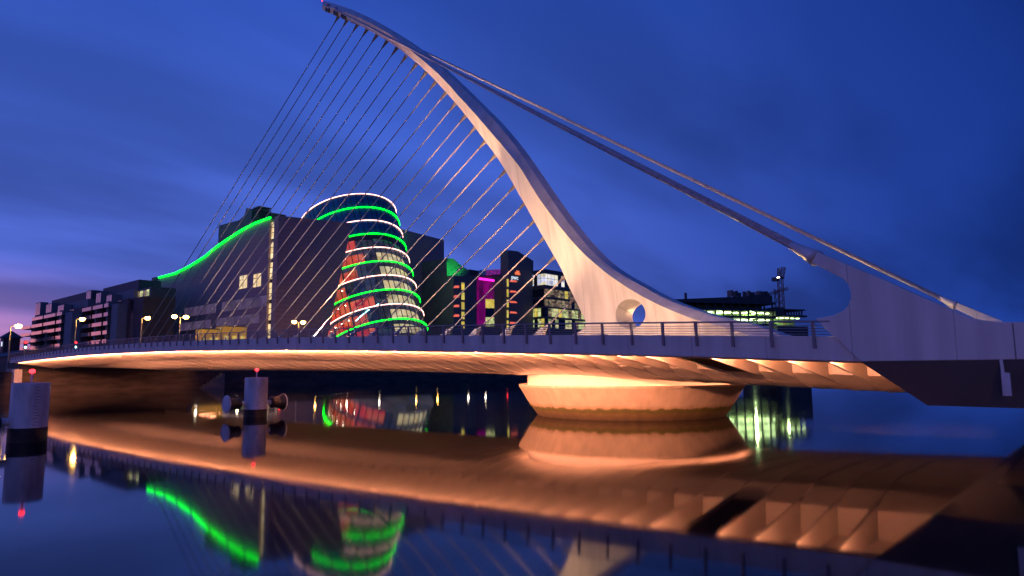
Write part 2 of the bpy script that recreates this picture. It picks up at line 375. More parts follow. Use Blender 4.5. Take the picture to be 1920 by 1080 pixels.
seam = MB().loft([[(t, y, -z-.03) for y, z in BP[1:]]+[(t, -y, -z-.03) for y, z in reversed(BP[1:])]+[(t, -y, -z+.03) for y, z in BP[1:]]+[(t, y, -z+.03) for y, z in reversed(BP[1:])] for t in (-.035, .035)]).mesh('girder_seam'); seam.materials.append(M['soffit'])
# ribs carrying the footways, one per railing post
PX = [8.7746+1.42*k for k in range(-73, 6)]
rib = {}
for s in (-1, 1):
    me = MB().loft([[(t, s*13.09, .51), (t, s*13.09, .0), (t, s*8.0, -.80), (t, s*8.0, .51)] for t in (-.05, .05)]).mesh('rib'); me.materials.append(M['soffit']); rib[s] = me
    post = MB().loft([[(t*.05, s*(HW+.02), -.40), (t*.05, s*(HW+.10), -.40), (t*.05, s*(HW+.17), .50), (t*.05, s*(HW+.09), .50)] for t in (-1, 1)]).mesh('railing_post'); post.materials.append(M['rail'])
    for x in PX:
        inst(me, 'rib', bridge, (x+.2, 0, fb(x)))
        if s < 0: inst(seam, 'girder_seam', bridge, (x+.2, 0, fb(x))).scale = (1, 1, fb(x)-bz(x))
        if x < 16.3: inst(post, 'railing_post', bridge, (x, 0, fb(x)+FH))
    for k, h in enumerate((.07, .165, .26, .355, .50)):
        rr = .014 if k < 4 else .034
        MB().tube([(x, s*(HW+.10+.07*h), fb(x)+FH+h) for x in XF if x < 17], rr, 6).build('rail', 'rail', bridge)
# one bay between the ribs filled by a dark block
MB().loft([[(x, -13.0, fb(x)+.30), (x, -8.6, fb(x)+.30), (x, -8.6, fb(x)-.60), (x, -13.0, fb(x)-.02)] for x in (10.55, 11.78)]).build('dark_bay_block', 'dark', bridge)

# luminaires under the footways
WARM = (1, .34, .165)
for s in (-1, 1):
    for k in range(12):
        x0 = -93+k*9.25; x1 = x0+9.0; xm = (x0+x1)/2
        MB().loft([[(x, s*13.08, fb(x)-.03), (x, s*13.0, fb(x)-.03), (x, s*13.0, fb(x)+.07), (x, s*13.08, fb(x)+.07)] for x in (x0, xm, x1)]).build('light_strip', 'lampgrey', bridge)
        a = lamp('AREA', 'soffit_light', (xm, s*12.96, fb(xm)+.02), (2500 if s < 0 else 800)*(.45, .6, .8, 1)[min(k, 3)], WARM, bridge, shape='RECTANGLE', size=9.0, size_y=.10)
        xa_ = Vector((1, 0, (fb(x1)-fb(x0))/9)).normalized(); za_ = Vector((0, s*.93, .36)); za_ = (za_-xa_*za_.dot(xa_)).normalized(); ya_ = za_.cross(xa_)
        a.rotation_euler = Matrix((xa_, ya_, za_)).transposed().to_euler()

# pylon: inner edge, ridge and back edge traced along its height, in its own plane
ST = [((605, 19), (604, 9), (606, 1)), ((660, 41), (663, 29), (667, 21)), ((722, 74), (729, 63), (735, 58)), ((772, 110), (782, 104), (792, 97)),
      ((810, 145), (824, 141), (838, 137)), ((847, 185), (868, 189), (889, 187)), ((880, 225), (905, 230), (928, 227)), ((912, 268), (942, 273), (965, 272)),
      ((941, 309), (975, 315), (997, 318)), ((981, 378), (1019, 384), (1043, 386)), ((1022, 451), (1075, 455), (1098, 457)), ((1049, 498), (1122, 500), (1144, 500)),
      ((1065, 534), (1168, 534), (1200, 534)), ((1080, 565), (1224, 566), (1260, 565)), ((1093, 592), (1283, 592), (1340, 592)), ((1098, 607), (1330, 607), (1407, 607)),
      ((1085, 622), (1390, 624), (1450, 622)), ((1040, 640), (1430, 640), (1490, 636))]
secs = []
def cat(P, u):
    i = min(int(u), len(P)-2); t = u-i
    p = [Vector(P[max(0, min(len(P)-1, i+k))]) for k in (-1, 0, 1, 2)]
    return .5*((2*p[1])+(p[2]-p[0])*t+(2*p[0]-5*p[1]+4*p[2]-p[3])*t*t+(3*p[1]-p[0]-3*p[2]+p[3])*t**3)
trip = []
for i, (a, b, c) in enumerate(ST):
    t = i/(len(ST)-1)
    wi, wr, wo = .40+.35*t, .75+.95*t, .34+.40*t
    trip.append([onY(*a, -wi), onY(*b, -wr), onY(*c, -wo)])
NS = 120
for i in range(NS+1):
    u = i*(len(ST)-1)/NS
    A, B, C = (cat([q[k] for q in trip], u) for k in range(3))
    secs.append([(A.x, A.y, A.z), (B.x, B.y, B.z), (C.x, C.y, C.z), (C.x, -C.y, C.z), (B.x, -B.y, B.z), (A.x, -A.y, A.z)])
pyl = MB().loft(secs).build('pylon', 'steel', bridge)
# oval opening through the foot
hc = onY(1175, 590, -1.5)
cut = MB().loft([[(hc.x+(sc_*.30+.70)*math.cos(a_), y, hc.z+.05+(sc_*.17+.65)*math.sin(a_)) for a_ in [2*math.pi*k/40 for k in range(40)]] for y, sc_ in ((-3, 2.6), (-.12, 1.0), (.12, 1.0), (3, 2.6))]).build('pylon_opening_cutter', 'steel')
bo = pyl.modifiers.new('opening', 'BOOLEAN'); bo.object = cut; bo.operation = 'DIFFERENCE'; bo.solver = 'EXACT'
dg = bpy.context.evaluated_depsgraph_get()
me2 = bpy.data.meshes.new_from_object(pyl.evaluated_get(dg)); pyl.modifiers.clear(); pyl.data = me2
bpy.data.objects.remove(cut)
# anchor pockets at the head
for s in (-1, 1):
    for k in range(3):
        p = onY(615+k*15, 15.5+k*6.2, -.62)
        q = Vector((p.x, s*.60, p.z))
        po = MB().loft([[(q.x+r_*math.cos(a_), q.y+s*dy, q.z+r_*math.sin(a_)) for a_ in [2*math.pi*j/16 for j in range(16)]] for r_, dy in ((.42, -.2), (.42, .12), (.27, .12), (.24, .02))]).build('stay_pocket', 'hull', bridge)
tip = onY(604, 2, 0)
MB().tube([tip, tip+Vector((-.1, 0, 2.2))], .05, 6).build('mast_light', 'redlamp', bridge)

# forestays
TOP = [(634, 34), (650, 41), (669, 50), (687, 59), (705, 70), (724, 81), (742.5, 94), (760, 109), (779, 124), (797, 140), (815, 158), (835, 177), (853, 197), (872, 220), (890, 242),
       (908, 269), (928, 294), (947, 323), (965, 351), (985, 382), (1004, 414), (1021, 447), (1040, 484), (1059, 521), (1078, 561)]
blk = MB().loft([[(-1.25, y, -.1), (.10, y, -.1), (.62, y, 1.0), (.42, y, 1.08)] for y in (-.22, .22)]).mesh('anchor_block'); blk.materials.append(M['steel'])
for k, (px, py) in enumerate(TOP):
    T = onY(px, py-2, 0); xb = -6.9-3.345*(24-k)
    zb_ = fb(xb)+.78
    Bt = Vector((xb, 0, zb_+.95)); d = (T-Bt).normalized()
    c = MB().tube([Bt, T], .050, 10).build('cable', 'cable', bridge, smooth=True)
    MB().tube([T-d*.75, T+d*.15], .06, 8, .17).build('upper_socket', 'hull', c)
    MB().tube([Bt-d*.3, Bt+d*.8], .15, 8, .075).build('lower_socket', 'steel', c)
    inst(blk, 'anchor_block', bridge, (xb-.52, 0, zb_))

# tail: anchor arms, backstays and counterweight
AY = 13.55
top = [(1532, 472), (1603, 502), (1647, 520), (1713, 550), (1767, 573), (1805, 590), (1828, 598.5), (1850, 602), (1900, 604)]
low = [(1522, 493), (1545, 504), (1567, 515), (1581, 522), (1590, 533), (1595, 547), (1595, 560), (1590, 573), (1580, 583), (1563, 591), (1528, 597)]
P2 = lambda q: (lambda v: (v.x, v.z))(onY(*q, -AY))
prof = [P2(q) for q in top]
zt = prof[-1][1]; prof += [(33, zt)]
zl = P2((1613, 678))[1]
prof += [(33, zl), (P2((1613, 678))[0], zl)] + [P2(q) for q in reversed(low)]
hb = [P2((1613, 678)), P2((1713, 763))]
for s in (-1, 1):
    arm = MB().prism(prof, 'y', s*AY, s*(AY-1.3)).build('anchor_arm', 'steel', bridge, bevel=.03)
    j = P2((1897, 604))[0]
    MB().box((j, s*(AY+.004) if s > 0 else -AY-.004, zl+.02), (j+.035, s*(AY-.2), zt-.03)).build('panel_joint', 'hull', arm)
    e0 = onY(1490, 463, -AY+.65); e1 = onY(1527, 482.5, -AY+.65)
    d = (e1-e0).normalized(); up_ = d.cross(Vector((0, 1, 0))).normalized()
    if up_.z < 0: up_ = -up_
    yc = s*(AY-.65)
    def ring(c, h, w_): return [(c.x+up_.x*h*math.cos(a_), yc+w_*math.sin(a_), c.z+up_.z*h*math.cos(a_)) for a_ in [2*math.pi*q/16 for q in range(16)]]
    MB().loft([ring(e0-d*.15, .15, .18), ring(e0+d*.25, .19, .26), ring(e0+d*.62, .25, .45), ring(e1+d*.1, .29, .63)]).build('stay_socket', 'steel', arm, smooth=True)
    hd = onY(642, 24, 0)
    for k in range(3):
        off = (-.12, 0, .12)[k]
        A = Vector((hd.x+.30*k, s*.75, hd.z-.2*k)); E = Vector((e0.x, yc+off, e0.z+(.09 if k == 1 else -.05)))
        MB().tube([A, E], .085, 8).build('backstay', 'stay', bridge, smooth=True)
# counterweight hull between the arms
x0, z0 = hb[0]; x1, z1 = hb[1]
MB().loft([[(x0, -AY+.02, z0-.004), (33, -AY+.02, z0-.004), (33, AY-.02, z0-.004), (x0, AY-.02, z0-.004)], [(x1+.15, -AY+1.1, z1), (33, -AY+1.1, z1-.08), (33, AY-1.1, z1-.08), (x1+.15, AY-1.1, z1)]]).build('counterweight_hull', 'hull', bridge)  # underside shade is put into the dark colour of these faces
MB().box((x0+.6, -AY+1.32, zl), (33, AY-1.32, zl+.9)).build('tail_deck', 'steel', bridge)
fx = onY(1878, 690, -AY-.12)
lk = MB().tube([(fx.x, -AY-.10, zl+.02), (fx.x+.02, -AY-.10, zl-.42)], .045, 8).build('fender_rod', 'steel', bridge)
MB().box((fx.x-.02, -AY-.20, zl-1.0), (fx.x+.18, -AY-.02, zl-.36)).build('fender_block', 'pilepaint', lk)

# floodlights on the deck
def flood(x, y, target, energy, ang, c=(1, .53, .27), blend=.6):
    z = fb(x)+.785
    f = MB().box((x-.18, y-.14, z), (x+.18, y+.14, z+.12)).build('floodlight', 'rail', bridge)
    lamp('SPOT', 'flood_beam', (x, y, z+.22), energy, c, bridge, target, spot_size=R(ang), spot_blend=blend, shadow_soft_size=.12)
def pm(k): v = (trip[k][0]+trip[k][2])/2; return Vector((v.x, 0, v.z))
for s in (-1, 1):
    flood(6, s*11.5, pm(14), 3700, 100); flood(-1, s*11.5, pm(12), 4700, 90)
    flood(-7, s*11.5, pm(9), 9000, 60)
    flood(-14, s*11.0, pm(5), 24000, 36)
    flood(10, s*8.5, (12, s*13, 7), 1500, 110, (1, .62, .28))
    flood(21, s*6.0, (19, s*13, 5), 1300, 110, (1, .62, .28))
flood(-14, 0, pm(11), 6000, 60, (1, .42, .22)); flood(-24, 0, pm(6), 24000, 45, (1, .42, .22)); flood(-37, 0, pm(3), 52000, 35, (1, .42, .22))
for x in (-20.5, -40.6, -60.7):
    flood(x, -9.5, (x+7, 0, 14), 4200, 95, (1, .6, .35))

# ------------------------------------------------------------------ pivot pier
pier = thing('bridge_pier', (0, 0, 0), 'round concrete pivot pier flaring out of the water under the bridge', 'pier')
o = MB().lathe([(5.3, -1.5), (5.55, -.3), (5.85, .05), (6.15, .45), (6.55, 1.05), (6.92, 1.66), (7.02, 1.80), (7.02, 1.92), (6.96, 1.93), (6.95, 1.74), (3, 1.73)], 96).build('bowl', 'pier', pier); smooth_angle(o, 30)
o = MB().lathe([(6.45, 1.70), (6.45, 2.50), (6.38, 2.62), (6.0, 2.9), (5.5, 3.3), (3, 3.4)], 96).build('drum', 'pier_top', pier); smooth_angle(o, 30)
MB().lathe([(6.80, 1.75), (6.88, 1.75), (6.88, 1.79), (6.80, 1.79), (6.80, 1.75)], 72).build('ledge_light_ring', 'ledgeled', pier)

# ------------------------------------------------------------------ mooring piles
def pile(px, py_w, ztop, zblk, label, sides):
    b = onZ(px, py_w, 0); t = thing('mooring_pile', b, label, 'pile', 'white mooring piles in the river')
    MB().lathe([(.70, zblk), (.70, ztop-.03), (.67, ztop)], 32).build('shaft', 'pilepaint', t)
    o_ = MB().lathe([(.715, -2), (.715, zblk-.05), (.705, zblk+.04)], 32).build('tide_band', 'tar', t)
    m_ = MB().tube([(0, 0, ztop), (0, 0, ztop+.42)], .04, 8).build('light_mast', 'pilepaint', t)
    MB().lathe([(.09, ztop+.42), (.11, ztop+.44), (.11, ztop+.53), (.05, ztop+.58)], 12).build('navigation_light', 'redlamp', m_)
    tick = MB().box((-.09, -.004, 0), (.09, .012, .022)).mesh('gauge_mark'); tick.materials.append(M['hull'])
    for k in range(13):
        z_ = zblk+.14+k*(ztop-zblk-.2)/13
        a_ = R(10 if k % 2 else 6)
        inst(tick, 'gauge_mark', t, (.702*math.cos(a_), .702*math.sin(a_), z_), (0, 0, a_-R(90)))
    for s_ in sides:
        ax = MB().tube([(0, s_*.6, .86), (0, s_*1.05, .86)], .17, 12).build('roller_arm', 'pilepaint', t)
        rr = [(.24, .98), (.36, 1.08), (.34, 1.3), (.38, 1.55), (.48, 1.75), (.54, 1.85)]
        n_ = 24
        MB().loft([[(r_*math.cos(2*math.pi*k/n_), s_*y_, .86+r_*math.sin(2*math.pi*k/n_)) for k in range(n_)] for r_, y_ in rr]).build('roller', 'rubber', t, smooth=False)
        MB().loft([[(r_*math.cos(2*math.pi*k/n_), s_*y_, .86+r_*math.sin(2*math.pi*k/n_)) for k in range(n_)] for r_, y_ in ((.55, 1.854), (.55, 1.92), (.50, 1.96))]).build('roller_flange', 'pilepaint', t)
    return t
pile(50.5, 827.5, 2.47, .55, 'white mooring pile with red light nearest the left edge of the view', (-1,))
pile(478.5, 781.5, 2.48, .45, 'white mooring pile with a black roller on each side', (-1, 1))

# ------------------------------------------------------------------ convention centre
CX, CY0 = -122.0, 41.7
cc = thing('convention_centre', (CX, CY0, GZ), 'brown stone convention centre with tilted glass drum and green light bands', 'building')
cc_i = Vector((CX, CY0, GZ))
def loc(v): return tuple(Vector(v)-cc_i)
LOC = lambda pts: [loc(p) for p in pts]
SWX = -142.0
CYE = onX(832, 600, SWX).y
zc = onX(515, 403, CX).z
# west wall with its swept roofline (traced on the wall's own plane)
RL = [(299, 521), (330, 513), (358, 499), (385, 482), (405, 465), (430, 448), (455, 432), (480, 419), (508, 409)]
rp = [onY(a, b, CY0) for a, b in RL]
wall = [(p.x, p.z) for p in rp]
xe = wall[0][0]
ww = MB().prism([(xe-2, GZ), (CX-4.2, GZ), (CX-4.2, wall[-1][1])] + list(reversed(wall[:-1])) + [(xe-2, wall[0][1])], 'y', CY0, CY0+1.2)
ww.v = [loc(v) for v in ww.v]; ww.build('west_wall', 'ccd', cc)
led = MB().tube([Vector((p.x, CY0-.18, p.z+.12)) for p in rp], .24, 8); led.v = [loc(v) for v in led.v]; led.build('green_light_band', 'greenled', cc)
def cbox(a, b, name, mt, parent=cc, **k):
    m_ = MB().box(a, b); m_.v = [loc(v) for v in m_.v]; return m_.build(name, mt, parent, **k)
cbox((xe-4.5, CY0-.6, GZ), (xe-2.05, CY0+3, wall[0][1]+.4), 'end_fin', 'darkmetal')
# body stepping up behind the wall
for i in range(len(wall)-1):
    (xa, za), (xb, zb2) = wall[i], wall[i+1]
    cbox((xa+.02, CY0+1.25, GZ), (min(xb, CX-4.3)-.02, (57 if xb > -158 else CYE-2), za-.5), 'roof_block', 'ccd')
pA, pB = onY(410, 430, CY0+6), onY(472, 400, CY0+6)
rb = MB().prism([(pA.x, pA.z-4), (pB.x, pA.z-4), (pB.x, onY(472, 392, CY0+6).z), (onY(462, 392, CY0+6).x, onY(462, 390, CY0+6).z), (onY(458, 404, CY0+6).x, onY(458, 404, CY0+6).z), (onY(448, 415, CY0+6).x, onY(448, 413, CY0+6).z), (pA.x, onY(410, 423, CY0+6).z)], 'y', CY0+6, CY0+16)
rb.v = [loc(v) for v in rb.v]; rb.build('rooftop_plant', 'darkmetal', cc)
lv = onY(476, 400, CY0+7)
for k in range(5): cbox((lv.x+.3, CY0+6.5, lv.z-2+k*.75), (lv.x+3.6, CY0+10, lv.z-1.6+k*.75), 'louvre', 'darkmetal')
# lit stair slot at the corner: seven panes between dark spandrels
for k in range(7):
    z0_ = GZ+2+k*4.9
    cbox((CX-4.1, CY0+.5, z0_), (CX-2.2, CY0+.7, z0_+4.0), 'stair_window', 'cream_room')
    for q in range(1, 3): cbox((CX-4.1, CY0+.40, z0_+q*1.33), (CX-2.2, CY0+.49, z0_+q*1.33+.12), 'glazing_bar', 'mullion')
cbox((CX-4.18, CY0+.75, GZ), (CX-2.1, CY0+1.2, zc-.8), 'stair_slot', 'dark')
# two lit windows with bars
for (a, b, c, d) in ((449, 515, 464, 542), (475, 512, 490, 539)):
    p, q = onY(a, d, CY0), onY(c, b, CY0)
    wv = cbox((p.x, CY0-.06, p.z), (q.x, CY0-.02, q.z), 'lit_window', 'cream_room')
    cbox(((p.x+q.x)/2-.08, CY0-.12, p.z), ((p.x+q.x)/2+.08, CY0-.065, q.z), 'glazing_bar', 'mullion', wv)
    cbox((p.x, CY0-.12, (p.z+q.z)/2+.5), ((p.x+q.x)/2-.085, CY0-.065, (p.z+q.z)/2+.62), 'glazing_bar', 'mullion', wv)
# pale glazed bands low on the west wall
for (xa, xb, yt, yb) in ((346, 500, 566, 584), (338, 486, 597, 613)):
    n_ = 14
    A, B = onY(xa, yb, CY0), onY(xb, yb-2, CY0); zt_, zb_ = onY((xa+xb)/2, yt, CY0).z, onY((xa+xb)/2, yb, CY0).z
    for k in range(n_):
        if k == 6: continue
        u0, u1 = A.x+(B.x-A.x)*k/n_, A.x+(B.x-A.x)*(k+1)/n_
        cbox((u0+.08, CY0-.08, zb_), (u1-.08, CY0-.02, zt_), 'band_pane', 'pale_band')
# front: left wing whose edge follows the drum, right wing
RD = 13.8; YD = 74.6; LEAN = .41
e0, e1 = onX(612, 640, CX), onX(660, 418, CX)
lw = MB().prism([(CY0, GZ), (e0.y-(e0.z-GZ)*(e1.y-e0.y)/(e1.z-e0.z), GZ), (e1.y, e1.z), (CY0, zc)], 'x', CX, CX-1.4); lw.v = [loc(v) for v in lw.v]; lw.build('front_wing', 'ccd', cc)
cbox((CX-2.0, CY0+.004, GZ), (CX-1.45, CY0+1.1, zc-.01), 'corner_return', 'ccd')
zr0, zr1 = onX(750, 437, SWX).z, onX(832, 450, SWX).z
rw = MB().prism([(YD-8, GZ), (CYE, GZ), (CYE, zr1), (YD-8, zr0+3.0)], 'x', SWX, SWX-1.2); rw.v = [loc(v) for v in rw.v]; rw.build('side_wing', 'ccd', cc)
cbox((SWX-40, CYE-1.4, GZ), (SWX-1.25, CYE-.01, zr1-.1), 'east_wall', 'ccd')
cbox((SWX-36, 58, GZ), (SWX-14, CYE-1.5, zr1-2), 'hall_block', 'ccd')
# tilted drum: everything in the drum's own frame
TILT = math.atan(LEAN)
dr = bpy.data.objects.new('glass_drum', None); col.objects.link(dr); dr.parent = cc; dr.location = loc((-124, YD, GZ)); dr.rotation_euler = (0, -TILT, 0)
dr['label'] = 'tilted glass drum with ringed light bands and red lit floors'
LH = 4.27; NR = 11; HT = LH*NR
TD = lambda z: RD
def arc(r0_, r1_, a0, a1, z0_, z1_, n_):
    m_ = MB()
    for z_ in (z0_, z1_): pass
    secs_ = []
    for k in range(n_+1):
        a_ = a0+(a1-a0)*k/n_; c_, s_ = math.cos(a_), math.sin(a_)
        secs_.append([(r0_*c_, r0_*s_, z0_), (r1_*c_, r1_*s_, z0_), (r1_*c_, r1_*s_, z1_), (r0_*c_, r0_*s_, z1_)])
    return m_.loft(secs_)
A0, A1 = R(-132), R(68); NP = 30; DA = (A1-A0)/NP
pane_c = arc(RD-.06, RD, -DA/2+.004, DA/2-.004, .06, LH-.06, 2).mesh('pane'); pane_c.materials.append(M['clear'])
pane_b = arc(RD-.06, RD, -DA/2+.004, DA/2-.004, .06, LH-.06, 2).mesh('pane_blue'); pane_b.materials.append(M['glass_blue'])
mul_ = MB().box((RD-.02, -.09, 0), (RD+.10, .09, HT)).mesh('mullion'); mul_.materials.append(M['mullion'])
for i in range(NP+1): inst(mul_, 'mullion', dr, (0, 0, 0), (0, 0, A0+i*DA))
for j in range(NR):
    for i in range(NP):
        if j < 8 and (A0+(i+.5)*DA) > R(66): continue
        inst(pane_b if j >= 8 else pane_c, 'pane', dr, (0, 0, j*LH), (0, 0, A0+(i+.5)*DA))
    MB().lathe([(9.5, j*LH-.25), (RD-.10, j*LH-.25), (RD-.10, j*LH+.18), (9.5, j*LH+.18)], 64).build('floor_slab', 'dim_room' if j < 8 else 'darkmetal', dr)
    # light ring outside the glass
    g_ = (j % 2 == 1)
    z_ = (j+1)*LH-.1 if j < NR-1 else HT
    if j == 0: g_ = False
    ring_c = 'greenled' if (NR-1-j) % 2 == 1 else 'whiteled'
    e0_, e1_ = (R(-130), R(66))
    if j > 0: MB().tube([((RD+.22)*math.cos(a_), (RD+.22)*math.sin(a_), z_) for a_ in [e0_+(e1_-e0_)*k/64 for k in range(65)]], .13 if ring_c == 'greenled' else .11, 6).build('light_ring', ring_c, dr)
    if j < 8:
        # rooms behind the glass: red foyers to the left, pale lobbies to the right
        h0, h1 = j*LH+.2, (j+1)*LH-1.1
        arc(12.9, 13.1, R(-128), R(-62), h0, h1+.35, 14).build('red_foyer', 'red_room', dr)
        arc(12.6, 12.8, R(-60), R(-32-6*(j % 3)), h0, h1+.1, 8).build('red_foyer', 'red_room' if j != 4 else 'dim_room', dr)
        arc(12.3, 12.5, R(-16), R(50), h0, h1+.2, 14).build('pale_lobby', 'cream_room' if j < 7 else 'dim_room', dr)
        for k in range(5):
            a_ = R(-105+k*10)
            MB().lathe([(.10, h1-.5), (.12, h1-.42), (.02, h1-.35)], 8, (13.3*math.cos(a_), 13.3*math.sin(a_), 0)).build('downlight', 'whitelamp', dr)
MB().lathe([(10.8, .2), (10.8, HT-.6), (2, HT-.5)], 48).build('core', 'dim_room', dr)
MB().lathe([(RD+.05, HT-.35), (RD+.05, HT-.02), (2, HT+.3)], 64).build('roof_disc', 'slate', dr)
# escalator light line inside the drum
MB().tube([(12.9*math.cos(a_), 12.9*math.sin(a_), z_) for a_, z_ in ((R(-58), 10.6), (R(-48), 11.7), (R(-38), 12.8), (R(-28), 13.6))], .10, 6).build('escalator_light', 'cyanlamp', dr)

# ------------------------------------------------------------------ office building with twin towers
OX = -124.0
ob = thing('office_building', (OX, onX(838, 600, OX).y, GZ), 'dark office block with two sloped towers, magenta atrium and lit floors', 'building')
oi = Vector(ob.location)
def obox(pxa, pxb, yt, yb, xf, depth, name, mt, parent=ob, zbot=None):
    """front face at x = xf between two sight lines, running back by depth"""
    a, b = onX(pxa, yb, xf), onX(pxb, yb, xf); c_ = onX((pxa+pxb)/2, yt, xf)
    z0_ = a.z if zbot is None else zbot
    m_ = MB().box((xf-depth, a.y, z0_), (xf, b.y, c_.z)); m_.v = [tuple(Vector(v)-oi) for v in m_.v]
    return m_.build(name, mt, parent)
def otower(pts, xf, depth, name, mt):
    q = [onX(*p, xf) for p in pts]
    m_ = MB().prism([(p.y, p.z) for p in q], 'x', xf, xf-depth); m_.v = [tuple(Vector(v)-oi) for v in m_.v]
    return m_.build(name, mt, ob)
otower([(838, 690), (838, 484), (850, 485), (864, 497), (880, 508), (880, 690)], OX-6, 14, 'tower', 'office')
otower([(850, 690), (850, 516), (893, 517), (893, 690)], OX, 5.9, 'stair_wing', 'office')
otower([(880, 690), (880, 505), (900, 508), (956, 505), (956, 690)], OX-9, 10, 'middle_block', 'darkmetal')
otower([(893.5, 690), (893.5, 519), (952.5, 516), (952.5, 690)], OX-3, 5.8, 'atrium_wall', 'office')
otower([(953, 690), (953, 469), (971, 471), (1000, 489), (1000, 690)], OX, 3.5, 'tower', 'office')
gl_ = onX(866, 514, OX-1.5)-oi
MB().box((gl_.x-.3, gl_.y-.3, gl_.z), (gl_.x+.3, gl_.y+.3, gl_.z+.3)).build('green_floodlight', 'rail', ob)
lamp('SPOT', 'green_beam', (gl_.x, gl_.y, gl_.z+.5), 2500, (.02, 1, .12), ob, onX(848, 500, OX-6)-oi, spot_size=R(120), spot_blend=.8, shadow_soft_size=.2)
# atrium roof glazing: slanted panes
for k in range(8):
    pa, pb = 896+k*7.0, 896+k*7.0+6.2
    q = [onX(pa, 516.5-.3*k, OX-3.2), onX(pb, 516.2-.3*k, OX-3.2), onX(pb+2.5, 506-.25*k, OX-8.8), onX(pa+2.5, 506.3-.25*k, OX-8.8)]
    m_ = MB().add([Vector(p)-oi for p in q]+[Vector(p)-oi-Vector((0, 0, .15)) for p in q], [(0, 1, 2, 3), (7, 6, 5, 4), (0, 4, 5, 1), (1, 5, 6, 2), (2, 6, 7, 3), (3, 7, 4, 0)])
    m_.build('roof_pane', 'magenta_win' if k > 1 else 'glass', ob)
for r_ in range(5):
    for c_ in range(4):
        a_, b_ = 894.5+c_*8.2, 894.5+c_*8.2+7.7
        yt_, yb_ = 527+r_*17, 527+r_*17+16.2
        mt = 'magenta_win'
        if c_ >= 2 and r_ in (2,): mt = 'yellow_win'
        elif c_ >= 2 and r_ == 4: mt = 'green_win'
        elif r_ >= 3 and c_ >= 2: mt = 'glass'
        obox(a_, b_, yt_, yb_, OX-2.8, .18, 'atrium_pane', mt)
obox(899, 927, 522.3, 524.2, OX-2.4, .3, 'magenta_tube', 'magentaled')
for k in range(5):
    obox(865.5, 871, 530+k*18.2, 543.5+k*18.2, OX+.1, .08, 'stair_window', 'yellow_win')
    obox(950.5, 953.8, 523+k*19.5, 537+k*19.5, OX+.1, .08, 'stair_window', 'yellow_win')
for k in range(4):
    q = [onX(850, 539.8+k*18, OX+.1), onX(861, 539.8+k*18, OX+.1), onX(861, 535.5+k*18, OX+.1), onX(853, 535.5+k*18, OX+.1)]
    m_ = MB().prism([(p.y, p.z) for p in q], 'x', OX+.1, OX+.02); m_.v = [tuple(Vector(v)-oi) for v in m_.v]; m_.build('lit_slit', 'red_slit', ob)
for k in range(5):
    q = [onX(956, 528.5+k*19.6, OX+.1), onX(970, 529+k*19.6, OX+.1), onX(967.5, 525.8+k*19.6, OX+.1), onX(957, 525+k*19.6, OX+.1)]
    m_ = MB().prism([(p.y, p.z) for p in q], 'x', OX+.1, OX+.02); m_.v = [tuple(Vector(v)-oi) for v in m_.v]; m_.build('lit_slit', 'red_slit', ob)
# glazed office floors to the right: a short canted face, then the long river face
cyA, cyB, cyC = onX(984, 600, OX-4).y, onX(1021, 600, OX+5).y, onX(1150, 600, OX+5).y
path = [Vector((OX-4, cyA, 0)), Vector((OX+5, cyB, 0)), Vector((OX+5, cyC, 0))]
rows = [(513, 534, 'white_win'), (541, 556, 'dim_win'), (560, 574, 'dim_win'), (577, 593, 'green_win'), (597, 614, 'green_win')]
zlist = [(onX(1021, b, OX+5).z, onX(1021, a, OX+5).z) for a, b, _ in rows]
ztop = onX(1021, 505, OX+5).z
core = MB().prism([(path[0].x-.4, path[0].y), (path[1].x-.5, path[1].y+.2), (path[2].x-.5, path[2].y), (OX-22, cyC), (OX-22, cyA)], 'z', GZ, ztop-.5); core.v = [tuple(Vector(v)-oi) for v in core.v]; core.build('office_core', 'dark', ob)
def wallrun(z0_, z1_, off, name, mt):
    m_ = MB().prism([(path[0].x+off, path[0].y), (path[1].x+off, path[1].y-off*.3), (path[2].x+off, path[2].y), (path[2].x-.4, path[2].y), (path[1].x-.4, path[1].y), (path[0].x-.4, path[0].y)], 'z', z0_, z1_)
    m_.v = [tuple(Vector(v)-oi) for v in m_.v]; return m_.build(name, mt, ob)
prev = GZ
for (z0_, z1_), (_, _, mt) in zip(reversed(zlist), reversed(rows)):
    wallrun(prev+.02, z0_-.02, .45, 'spandrel', 'darkmetal'); prev = z1_
    for (p, q, n_) in ((path[0], path[1], 6), (path[1], path[2], 22)):
        for k in range(n_):
            a_, b_ = p.lerp(q, (k+.06)/n_), p.lerp(q, (k+.94)/n_)
            nrm = Vector((q.y-p.y, p.x-q.x, 0)).normalized()
            mm = mt
            rnd = random.random()
            if rnd < .14: mm = 'glass'
            elif rnd < .30: mm = 'dim_win'
            elif rnd < .40 and mt != 'white_win': mm = 'yellow_win'
            if p is path[0] and mt == 'dim_win': mm = 'glass'
            h_ = (z1_-z0_)
            o_ = [a_-oi, b_-oi]
            for (zz0, zz1) in ((z0_+.03, z0_+h_*.58), (z0_+h_*.62, z1_-.03)):
                vs = [(v.x+e*nrm.x, v.y+e*nrm.y, zz-GZ) for e in (0, .1) for v, zz in ((o_[0], zz0), (o_[1], zz0), (o_[1], zz1), (o_[0], zz1))]
                MB().add(vs, [(0, 1, 2, 3), (7, 6, 5, 4), (0, 4, 5, 1), (1, 5, 6, 2), (2, 6, 7, 3), (3, 7, 4, 0)]).build('office_pane', mm, ob)
wallrun(prev+.02, ztop, .6, 'parapet', 'slate')
